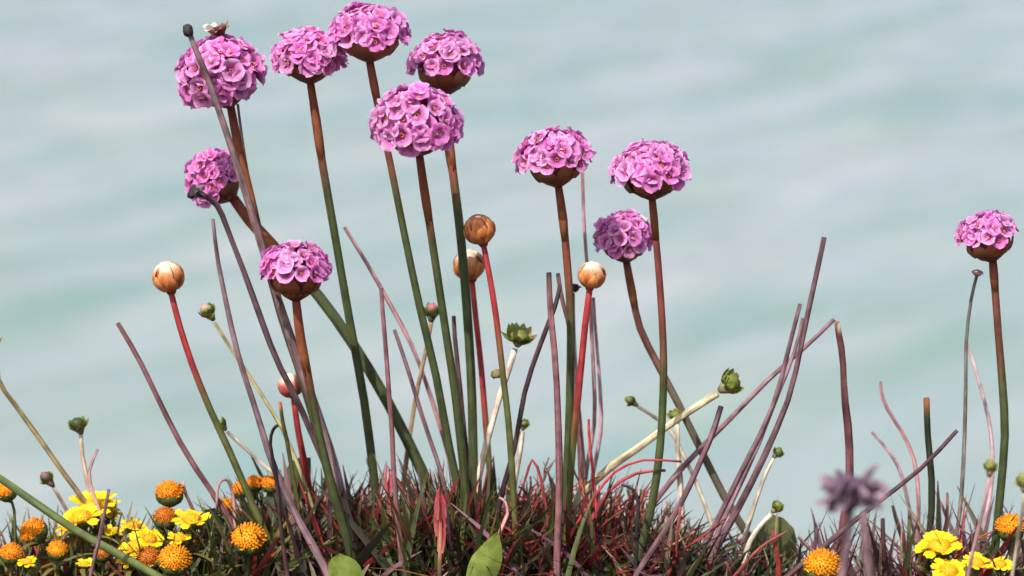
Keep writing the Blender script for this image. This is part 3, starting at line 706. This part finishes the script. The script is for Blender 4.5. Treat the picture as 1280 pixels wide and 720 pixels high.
for q in range(5):
    mb = MB(); cc = mix3((0.10, 0.14, 0.03), (0.20, 0.15, 0.04), q / 5)
    mb.blade(Vector((0, 0, 0)), Vector((1, 0, 0.7)), 1.0, 0.14, Vector((0.1, 0.3 * (q - 2), -0.9)), cc, mix3(cc, (0.25, 0.2, 0.05), 0.5), side=Vector((0, 1, 0)), seg=5)
    STEMLEAF.append(mb.mesh('leaf', M_leaf))
def daisy(label, cx, cy, wpx, Y, kind, tx=0.0, ty=0.15, nrays=9, raylen=0.6, group='orange and yellow daisies', lean=None):
    c = at(cx, cy, Y)
    g = ground_z(c.x, c.y)
    if kind in ('open', 'yellow'): ty *= 0.6; nrays = rnd.choice((10, 12, 13))
    ax = Vector((tx, -ty, 1)).normalized()
    r = size(wpx, Y) / 2 * (1.0 if kind in ('open', 'yellow') else 1.1)
    open_ = kind in ('open', 'yellow')
    rd = r * (0.56 if open_ else 0.92)
    dx = -tx * 0.012 + rnd.uniform(-0.004, 0.004)
    foot = Vector((c.x + dx, c.y + rnd.uniform(-0.002, 0.006), 0)); foot.z = ground_z(foot.x, foot.y)
    top = c - ax * rd * 0.95
    P = [top, top - ax * rd * 1.2, foot.lerp(top, 0.45), foot - Vector((0, 0, 0.003))]
    if P[1].z < foot.z + 0.002: P = [top, foot - Vector((0, 0, 0.003))]
    path = catmull(P, 110)
    root = thing('daisy', label, 'flower', foot, group)
    stem_part(root, foot, path, max(5, wpx * 0.17), Y, [(0, (0.10, 0.12, 0.03)), (1, (0.15, 0.11, 0.04))], n=7)
    F = Matrix.Translation(c - foot) @ axis_frame(ax, rnd.uniform(0, 6.28))
    link('involucre', rnd.choice(INVOL), root, None, F @ Matrix.Translation((0, 0, -rd * 0.05)) @ Matrix.Diagonal((rd, rd, rd * 0.95, 1)))
    discs = {'orange': DISC_O, 'rust': DISC_R, 'open': DISC_Y, 'yellow': DISC_Y}[kind]
    link('disc', rnd.choice(discs), root, None, F @ Matrix.Diagonal((rd * 0.98, rd * 0.98, rd * (0.75 if open_ else 1.15), 1)))
    if open_ or raylen:
        L = r * 1.0 - rd * 0.62 if open_ else r * 0.32
        for k in range(nrays):
            a = 2 * math.pi * (k + rnd.uniform(-0.12, 0.12)) / nrays
            Mx = Matrix.Rotation(a, 4, 'Z') @ Matrix.Translation((rd * 0.72, 0, -rd * 0.02)) @ Matrix.Rotation(rnd.uniform(-0.6, 0.25), 4, 'Y') @ Matrix.Rotation(rnd.uniform(-0.3, 0.3), 4, 'X') @ Matrix.Diagonal((L * rnd.uniform(0.9, 1.15), L * (1.0 if open_ else 1.3), L, 1))
            link('ray_petal', rnd.choice(RAYS_Y if open_ else RAYS_O), root, None, F @ Mx)
    h = (top - foot).length
    for k in range(2):
        t = rnd.uniform(0.25, 0.7); p = path[int((1 - t) * (len(path) - 1))]
        link('leaf', rnd.choice(STEMLEAF), root, None, Matrix.Translation(p - foot) @ Matrix.Rotation(rnd.uniform(0, 6.28), 4, 'Z') @ Matrix.Scale(min(0.016, max(0.006, h * 0.7)), 4))
    return root
D = [
 ('orange daisy head in green cup peeking over the fallen green stem', 8, 614, 26, -0.004, 'orange', -0.3, 0.2),
 ('orange daisy head tipped sideways beneath the fallen green stem', 42, 664, 34, -0.014, 'orange', -0.7, 0.35),
 ('wide open bright yellow daisy, topmost of the yellow patch', 116, 633, 60, 0.010, 'yellow', -0.1, 0.35),
 ('open yellow daisy tucked under the topmost yellow one', 100, 648, 52, 0.000, 'yellow', -0.2, 0.45),
 ('small open yellow daisy beside the topmost yellow one', 138, 641, 32, 0.016, 'yellow', 0.3, 0.3),
 ('half open orange yellow daisy in the middle of the patch', 141, 665, 26, 0.004, 'open', 0.0, 0.4),
 ('flat topped yellow daisy between two orange ones', 167, 658, 32, 0.004, 'open', 0.2, 0.3),
 ('tilted open lemon yellow daisy with long petals', 171, 684, 48, -0.008, 'yellow', -0.3, 0.55),
 ('lemon yellow daisy facing the light beside the tilted one', 187, 674, 34, -0.010, 'yellow', 0.3, 0.7),
 ('tallest round orange daisy head in a dark green cup', 212, 616, 34, 0.004, 'orange', 0.0, 0.15),
 ('rusty orange daisy head right under the tallest orange one', 207, 647, 30, 0.000, 'rust', 0.05, 0.2),
 ('broad golden daisy with fringe of petals beside a dark bush', 240, 650, 46, -0.004, 'open', 0.1, 0.3),
 ('large fluffy orange daisy head at the front of the patch', 218, 700, 40, -0.026, 'orange', 0.1, 0.45),
 ('dull rust daisy head pressed against the large fluffy orange one', 186, 698, 32, -0.022, 'rust', -0.2, 0.4),
 ('small yellow daisy petal tuft above the large fluffy one', 205, 676, 20, 0.008, 'yellow', 0.0, 0.6),
 ('orange button daisy low beneath the fallen green stem', 72, 688, 26, -0.024, 'orange', 0.1, 0.3), ('small golden daisy under the dull mauve straw', 106, 706, 24, -0.030, 'open', 0.0, 0.4), ('orange button daisy below the one peeking over the fallen stem', 14, 692, 28, -0.022, 'orange', 0.1, 0.3), ('golden open daisy low beside orange button daisies', 34, 703, 26, -0.026, 'open', -0.1, 0.3), ('small rust daisy where the fallen green stem meets the soil', 128, 692, 22, -0.014, 'rust', 0.0, 0.3), ('rust daisy lowest under the fallen green stem', 60, 712, 24, -0.006, 'rust', 0.0, 0.3),
 ('big round golden orange daisy standing alone below the leaning purple stalk', 311, 674, 42, -0.014, 'orange', 0.05, 0.45),
 ('orange daisy partly hidden behind a green bud stem', 300, 612, 22, 0.014, 'orange', -0.2, 0.2),
 ('little orange daisy just beside the green bud stem', 319, 604, 22, 0.018, 'orange', 0.1, 0.2),
 ('little golden daisy among dark leaves under a mauve stalk', 339, 605, 24, 0.012, 'orange', 0.1, 0.25),
 ('small orange daisy beneath the looped straw', 283, 634, 24, 0.012, 'orange', 0.0, 0.3),
 ('bright yellow daisy with orange centre near the blackish stump', 1174, 684, 56, -0.014, 'yellow', -0.1, 0.4),
 ('lemon daisy under the one with orange centre', 1186, 714, 44, -0.022, 'yellow', 0.1, 0.6),
 ('yellow daisy leaning on the foot of the slender grey stalk', 1221, 704, 36, -0.026, 'yellow', 0.2, 0.5),
 ('orange daisy in dark cup beside the lone thrift stem', 1263, 659, 36, -0.016, 'orange', -0.1, 0.25),
 ('small yellow daisy at the foot of the lone thrift stem', 1250, 706, 30, -0.022, 'yellow', -0.2, 0.4),
 ('orange daisy half buried below the withered mauve head', 1028, 708, 46, -0.036, 'orange', 0.0, 0.3),
]
D += [
 ('yellow daisy overlapping the topmost yellow one from behind', 130, 628, 40, 0.018, 'yellow', 0.2, 0.3),
 ('pale yellow daisy under the fallen green stem bend', 86, 660, 34, 0.008, 'yellow', -0.3, 0.4),
 ('yellow daisy squeezed under the broad golden one', 224, 674, 30, -0.008, 'yellow', 0.1, 0.4),
 ('small yellow daisy behind the dull rust head', 158, 702, 26, -0.024, 'yellow', -0.1, 0.4)]
HID = 'half hidden rusty daisy bud deep in the undergrowth of the yellow patch'
rr_ = random.Random(5)
for q in range(15):
    D.append((HID, 15 + q * 17.5 + rr_.uniform(-6, 6), rr_.uniform(676, 714), rr_.uniform(16, 24), rr_.uniform(0.006, 0.022), 'rust', rr_.uniform(-0.4, 0.4), 0.3))
for a in D: daisy(*a)

# ------------------------------------------------------------------ leafy mat
SIL = [(-300, 640), (0, 645), (60, 652), (100, 645), (200, 648), (270, 635), (330, 600), (375, 570), (430, 590), (480, 600), (560, 592), (620, 600), (680, 612), (740, 590), (800, 605), (850, 640), (920, 655), (970, 660), (1005, 695), (1060, 700), (1130, 685), (1200, 690), (1290, 690), (1600, 680)]
def sil(px):
    for (a, ya), (b, yb) in zip(SIL, SIL[1:]):
        if px <= b: return lerp(ya, yb, (px - a) / (b - a))
    return SIL[-1][1]
def mat_h(x, y):
    px, _ = proj(Vector((x, y, 0.01)))
    top = at(px, sil(px), y).z
    return max(0.004, top - ground_z(x, y))
REDS = [(0.26, 0.022, 0.028), (0.36, 0.035, 0.035), (0.20, 0.025, 0.03), (0.40, 0.085, 0.045), (0.30, 0.03, 0.06)]
OLIV = [(0.16, 0.15, 0.035), (0.10, 0.12, 0.03), (0.26, 0.13, 0.035), (0.20, 0.19, 0.05)]
MAUV = [(0.16, 0.075, 0.10), (0.22, 0.11, 0.13), (0.10, 0.05, 0.07)]
GRNS = [(0.04, 0.065, 0.02), (0.055, 0.08, 0.022), (0.08, 0.105, 0.03), (0.03, 0.045, 0.02), (0.12, 0.15, 0.05)]
DRYS = [(0.34, 0.27, 0.15), (0.26, 0.17, 0.11), (0.20, 0.12, 0.13), (0.42, 0.34, 0.22), (0.15, 0.07, 0.05)]
def pick(kind): return rnd.choice({'r': REDS, 'g': GRNS, 'd': DRYS, 'm': MAUV, 'o': OLIV}[kind])
LEAFM = {}
for kind in 'rgdmo':
    LEAFM[kind] = []
    for q in range(9):
        mb = MB(); c = pick(kind)
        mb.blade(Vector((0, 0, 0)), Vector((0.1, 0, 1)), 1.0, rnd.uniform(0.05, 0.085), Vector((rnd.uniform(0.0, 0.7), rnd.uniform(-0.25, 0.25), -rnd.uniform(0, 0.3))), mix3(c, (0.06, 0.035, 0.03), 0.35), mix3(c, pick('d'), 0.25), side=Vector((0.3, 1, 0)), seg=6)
        LEAFM[kind].append(mb.mesh('leaf', M_leaf))
def leaf_M(p, az, tilt, L):
    return Matrix.Translation(p) @ Matrix.Rotation(az, 4, 'Z') @ Matrix.Rotation(tilt, 4, 'Y') @ Matrix.Scale(L, 4)
def twig_mesh(seed, c):
    r = random.Random(seed); mb = MB()
    def grow(p, d, L, rad, depth):
        pts = [p]; 
        for i in range(4):
            d = (d + Vector((r.uniform(-1, 1), r.uniform(-1, 1), r.uniform(-0.5, 0.7))) * 0.38).normalized(); p = p + d * L / 4; pts.append(p)
        mb.tube(pts, lambda t: rad * (1 - 0.45 * t), lambda t: mix3(c, mix3(c, (0.5, 0.2, 0.12), 0.4), t), 5)
        if depth:
            for k in range(r.choice((1, 2, 2))):
                q = pts[r.randrange(1, 4)]
                grow(q, (d + Vector((r.uniform(-1, 1), r.uniform(-1, 1), r.uniform(-0.3, 0.6))) * 0.9).normalized(), L * 0.5, rad * 0.7, depth - 1)
    grow(Vector((0, 0, 0)), Vector((r.uniform(-0.5, 0.5), r.uniform(-0.4, 0.4), 1)).normalized(), 1.0, 0.021, 2)
    return mb.mesh('twig', M_dry)
TWIGS = [twig_mesh(s, pick('r') if s < 6 else pick('d')) for s in range(10)]

def cushion(label, px, Y, spread_px, n, mixk, stuff_n, ntwig=0, fan=0.6, hscale=1.0, cat='plant'):
    c = at(px, 700, Y); c.z = ground_z(c.x, Y); sp = size(spread_px, Y)
    root = thing('leaf_cushion', label, cat, c, 'tufts of narrow leaves')
    def spot():
        x = c.x + rnd.gauss(0, 0.5) * sp; y = c.y + rnd.gauss(0, 0.5) * 0.018
        y = min(y, edge_y(x) - 0.004)
        return Vector((x, y, ground_z(x, y) - 0.001))
    def spec():
        p = spot(); k = rnd.choice(mixk); hmax = mat_h(p.x, p.y) * hscale
        az = rnd.uniform(0, 6.28); tl = abs(rnd.gauss(0, fan)); tl = min(tl, 1.3)
        L = hmax * rnd.uniform(0.55, 1.12) / max(0.55, math.cos(tl * 0.8)); L = min(max(L, 0.008), 0.05)
        return p, k, az, tl, L
    for q in range(n):
        p, k, az, tl, L = spec()
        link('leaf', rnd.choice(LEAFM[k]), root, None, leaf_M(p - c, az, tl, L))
    for q in range(ntwig):
        p, k, az, tl, L = spec()
        link('twig', rnd.choice(TWIGS[:8]), root, None, leaf_M(p - c, az, tl * 0.6, L * 0.9))
    mb = MB()
    for q in range(stuff_n):
        p, k, az, tl, L = spec(); L *= 0.9
        d = Vector((math.sin(tl) * math.cos(az), math.sin(tl) * math.sin(az), math.cos(tl)))
        cc = pick(k)
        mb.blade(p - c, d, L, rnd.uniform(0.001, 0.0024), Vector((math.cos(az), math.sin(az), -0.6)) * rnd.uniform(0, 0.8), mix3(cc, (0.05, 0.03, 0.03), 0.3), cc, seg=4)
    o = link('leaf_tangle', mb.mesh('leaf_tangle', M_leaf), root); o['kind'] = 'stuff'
    return root
cushion('dark bushy tuft with small round leaves beneath the low thrift flower', 375, 0.018, 70, 90, 'gggggom', 260, 0, 0.4)
cushion('tuft of red and green narrow leaves under the tallest thrift stems', 470, 0.012, 80, 130, 'ggggrrmo', 360, 6, 0.42, 1.1)
cushion('dense green and russet leaf tuft at the foot of the central thrift stems', 575, 0.004, 90, 150, 'gggggrrmo', 400, 4, 0.36, 1.15)
cushion('tangled crimson leaf tuft around the black tipped dead stalks', 690, 0.008, 80, 130, 'gggrrrmd', 380, 10, 0.42, 1.1)
cushion('wiry red twiggy tuft below the slanting cream stalk', 765, 0.012, 70, 90, 'ggrrrmm', 260, 24, 0.55)
cushion('dark green grassy tuft at the curved foot of the broad flower', 835, 0.002, 80, 90, 'ggggmdr', 260, 6, 0.7)
cushion('low reddish green tuft under the leaning purple stalks', 930, 0.002, 80, 80, 'ggggrmd', 260, 4, 0.7)
cushion('sparse dry grass tuft at the foot of the withered head', 1085, 0.004, 110, 60, 'dmmmmgr', 140, 5, 0.28, 1.8)
cushion('sparse pinkish grass tuft round the lone thrift stem', 1215, 0.002, 90, 50, 'dmmmmgr', 120, 4, 0.25, 2.0)
cushion('brown and green leaf tuft supporting the golden orange daisy', 295, 0.008, 80, 110, 'ggggoodr', 380, 0, 0.45)
cushion('rusty leafy undergrowth holding the large fluffy orange daisy', 190, 0.006, 100, 120, 'gggooodr', 420, 3, 0.5, 1.1)
cushion('mixed dry undergrowth under the fallen green stem', 60, 0.006, 120, 120, 'gggooodrm', 420, 4, 0.5, 1.1)
for lab, pts, Y, wd, c in (
  ('long crimson leaf arching level from the red twiggy tuft', [(852, 577), (805, 575), (768, 590), (742, 622)], -0.008, 6, (0.40, 0.05, 0.07)),
  ('second crimson leaf arching beneath the long level one', [(832, 588), (795, 592), (762, 612), (742, 645)], -0.002, 8, (0.30, 0.05, 0.08)),
  ('blackish curled leaf hooked over beside the curved flower foot', [(776, 606), (790, 612), (799, 630), (797, 662)], -0.012, 7, (0.035, 0.03, 0.035)),
  ('bent red leaf peaking between the dark stalk and the mauve one', [(640, 642), (657, 600), (664, 575), (676, 600), (684, 640)], -0.002, 6, (0.28, 0.04, 0.05)),
  ('short red stub standing before the round olive leaf', [(967, 662), (970, 690), (972, 715)], -0.010, 9, (0.26, 0.03, 0.03)),
  ('slim red leaf slanting across the round olive leaf', [(985, 665), (955, 682), (930, 705)], -0.012, 7, (0.28, 0.07, 0.06)),
  ('stubby mauve straw leaning between olive leaf and withered head', [(1000, 672), (1012, 686), (1026, 705)], 0.000, 9, (0.19, 0.09, 0.10)),
  ('short rosy straw beside the blackish stump', [(1184, 616), (1182, 650), (1178, 690)], 0.008, 8, (0.30, 0.12, 0.13)),
  ('dark green blade crossing under the diagonal purple stalk', [(1117, 632), (1123, 660), (1134, 700)], 0.002, 8, (0.04, 0.045, 0.025)),
  ('dark maroon straw below the diagonal purple stalk', [(1103, 648), (1104, 680), (1108, 715)], -0.006, 12, (0.08, 0.03, 0.04)),
  ('red stem foot slanting up to the orange daisy cup', [(1262, 676), (1250, 690), (1236, 705)], -0.016, 9, (0.34, 0.04, 0.07)),
  ('bright red thin shoot beside the faint pink stalk', [(736, 524), (738, 560), (742, 600)], 0.002, 7, (0.55, 0.06, 0.08)),
  ('curved salmon straw low among the central stems', [(622, 622), (632, 628), (636, 642), (628, 660)], -0.022, 7, (0.55, 0.26, 0.22))):
    stalk(lab, pts, Y, Y, wd, c, c, taper=(0.55, 1.1), name='dry_leaf', cat='leaf', group='single dry leaves and straws')

# broad single leaves and other odd plants
def broad_leaf(label, pts, Y, wpx, c0, c1, tipy=None, lean=0.0, group=None):
    """pts from foot to tip"""
    P = [at(x, y, Y + lean * i) for i, (x, y) in enumerate(pts)]
    P = catmull(P, 260); foot = P[0].copy(); g = ground_z(foot.x, foot.y)
    if foot.z > g: P = [Vector((foot.x, foot.y, g - 0.001))] + P
    b = P[0].copy(); n = len(P); wd = size(wpx, Y) / 2; mb = MB(); nv = 4
    for i, p in enumerate(P):
        t = i / (n - 1); hw = wd * (math.sin(math.pi * min(1, 0.06 + 0.94 * t) ** 1.15) ** 0.8 if t < 1 else 0.02)
        hw = max(hw, wd * 0.03)
        tg = (P[min(i + 1, n - 1)] - P[max(i - 1, 0)]).normalized(); sd = tg.cross(Vector((0.15, 1, 0.1))).normalized(); nn = sd.cross(tg)
        for j in range(nv + 1):
            v = j / nv * 2 - 1
            mb.v.append(p + sd * hw * v + nn * (abs(v) * hw * 0.35) + nn * 0.0003 * math.sin(9 * t + 2 * v) - b); mb.c.append(mix3(mix3(c0, c1, t), mix3(c0, (1, 1, 0.5), 0.05), 1 - abs(v)))
    for i in range(n - 1):
        for j in range(nv):
            q = i * (nv + 1) + j; mb.f.append((q, q + 1, q + nv + 2, q + nv + 1))
    o = link('broad_leaf', mb.mesh('broad_leaf', M_leaf)); o.location = b
    return tag(o, label, 'leaf', group)
broad_leaf('pointed lime green leaf at the foot of the central stems', [(590, 745), (602, 715), (612, 695), (622, 665)], -0.03, 40, (0.20, 0.27, 0.04), (0.30, 0.36, 0.06))
broad_leaf('blunt lime green leaf below the low thrift flower', [(440, 750), (432, 725), (426, 705), (424, 692)], -0.03, 44, (0.18, 0.26, 0.04), (0.26, 0.34, 0.06))
broad_leaf('round olive leaf standing behind the leaning purple stalks', [(962, 715), (966, 690), (968, 665), (960, 642)], 0.012, 58, (0.13, 0.15, 0.05), (0.20, 0.22, 0.09))
broad_leaf('small dark rounded leaf beside the crimson bud stem', [(362, 630), (368, 605), (376, 585), (388, 572)], 0.018, 34, (0.05, 0.08, 0.035), (0.08, 0.11, 0.06), group='dark rounded leaves')
broad_leaf('dark rounded leaf under the little golden daisy', [(345, 650), (348, 630), (346, 615), (338, 604)], 0.010, 38, (0.06, 0.09, 0.05), (0.10, 0.13, 0.08), group='dark rounded leaves')
broad_leaf('dark leaf filling the gap behind the broad golden daisy', [(270, 700), (268, 670), (262, 650), (268, 635)], 0.012, 40, (0.03, 0.05, 0.025), (0.05, 0.08, 0.04), group='dark rounded leaves')
# the red pointed shoot
def shoot(label, pts, Y, wpx):
    path = path_px(pts, Y, Y); b = path[-1].copy(); b.z = ground_z(b.x, b.y)
    root = thing('red_shoot', label, 'shoot', b)
    stem_part(root, b, path[len(path) // 3:], wpx * 0.4, Y, [(0, (0.50, 0.08, 0.10)), (0.4, (0.40, 0.2, 0.12)), (0.6, (0.08, 0.05, 0.04)), (1, (0.06, 0.04, 0.03))], taper=(0.5, 1.0))
    for k in range(5):
        a = k * 1.3; mb = MB(); p = path[int(len(path) * (0.62 - 0.06 * k))]
        mb.blade(p - b, Vector((math.cos(a) * 0.25, math.sin(a) * 0.25, 1)), size(66 - 7 * k, Y), size(wpx * 0.6, Y), Vector((-math.cos(a), -math.sin(a), 0)) * 0.35, (0.62, 0.20, 0.17), (0.58, 0.035, 0.09), side=Vector((-math.sin(a), math.cos(a), 0)), seg=5, fold=0.8)
        link('leaf', mb.mesh('leaf', M_leaf), root)
    return root
shoot('crimson pointed shoot with pale foot among the central stems', [(554, 578), (552, 610), (551, 650), (550, 690)], -0.026, 22)
shoot('thin red shoot rising beside an upright mauve stalk', [(477, 560), (482, 590), (486, 620)], 0.004, 12)

# general low ground cover round the tufts, beyond what one could count
mb = MB()
for q in range(8000):
    x = rnd.uniform(-0.30, 0.30); y = rnd.uniform(-0.14, 0.05)
    if y > edge_y(x) + 0.012: continue
    px, _ = proj(Vector((x, y, 0)))
    p = Vector((x, y, ground_z(x, y) - 0.001))
    kk = rnd.choice('ggdr' if px > 400 else 'gggdd') if px < 860 else rnd.choice('gddr')
    h = min(mat_h(x, y) * rnd.uniform(0.2, 0.55), 0.014) if -0.04 < y else rnd.uniform(0.004, 0.012)
    az = rnd.uniform(0, 6.28); tl = min(1.2, abs(rnd.gauss(0, 0.8)))
    d = Vector((math.sin(tl) * math.cos(az), math.sin(tl) * math.sin(az), math.cos(tl))); cc = pick(kk)
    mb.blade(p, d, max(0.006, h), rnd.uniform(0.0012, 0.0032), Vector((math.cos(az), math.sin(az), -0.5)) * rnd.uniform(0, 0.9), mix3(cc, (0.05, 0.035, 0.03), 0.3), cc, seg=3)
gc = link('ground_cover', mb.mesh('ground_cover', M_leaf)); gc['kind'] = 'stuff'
tag(gc, 'short mixed green and dry leaves matting the soil between the tufts', 'ground cover')
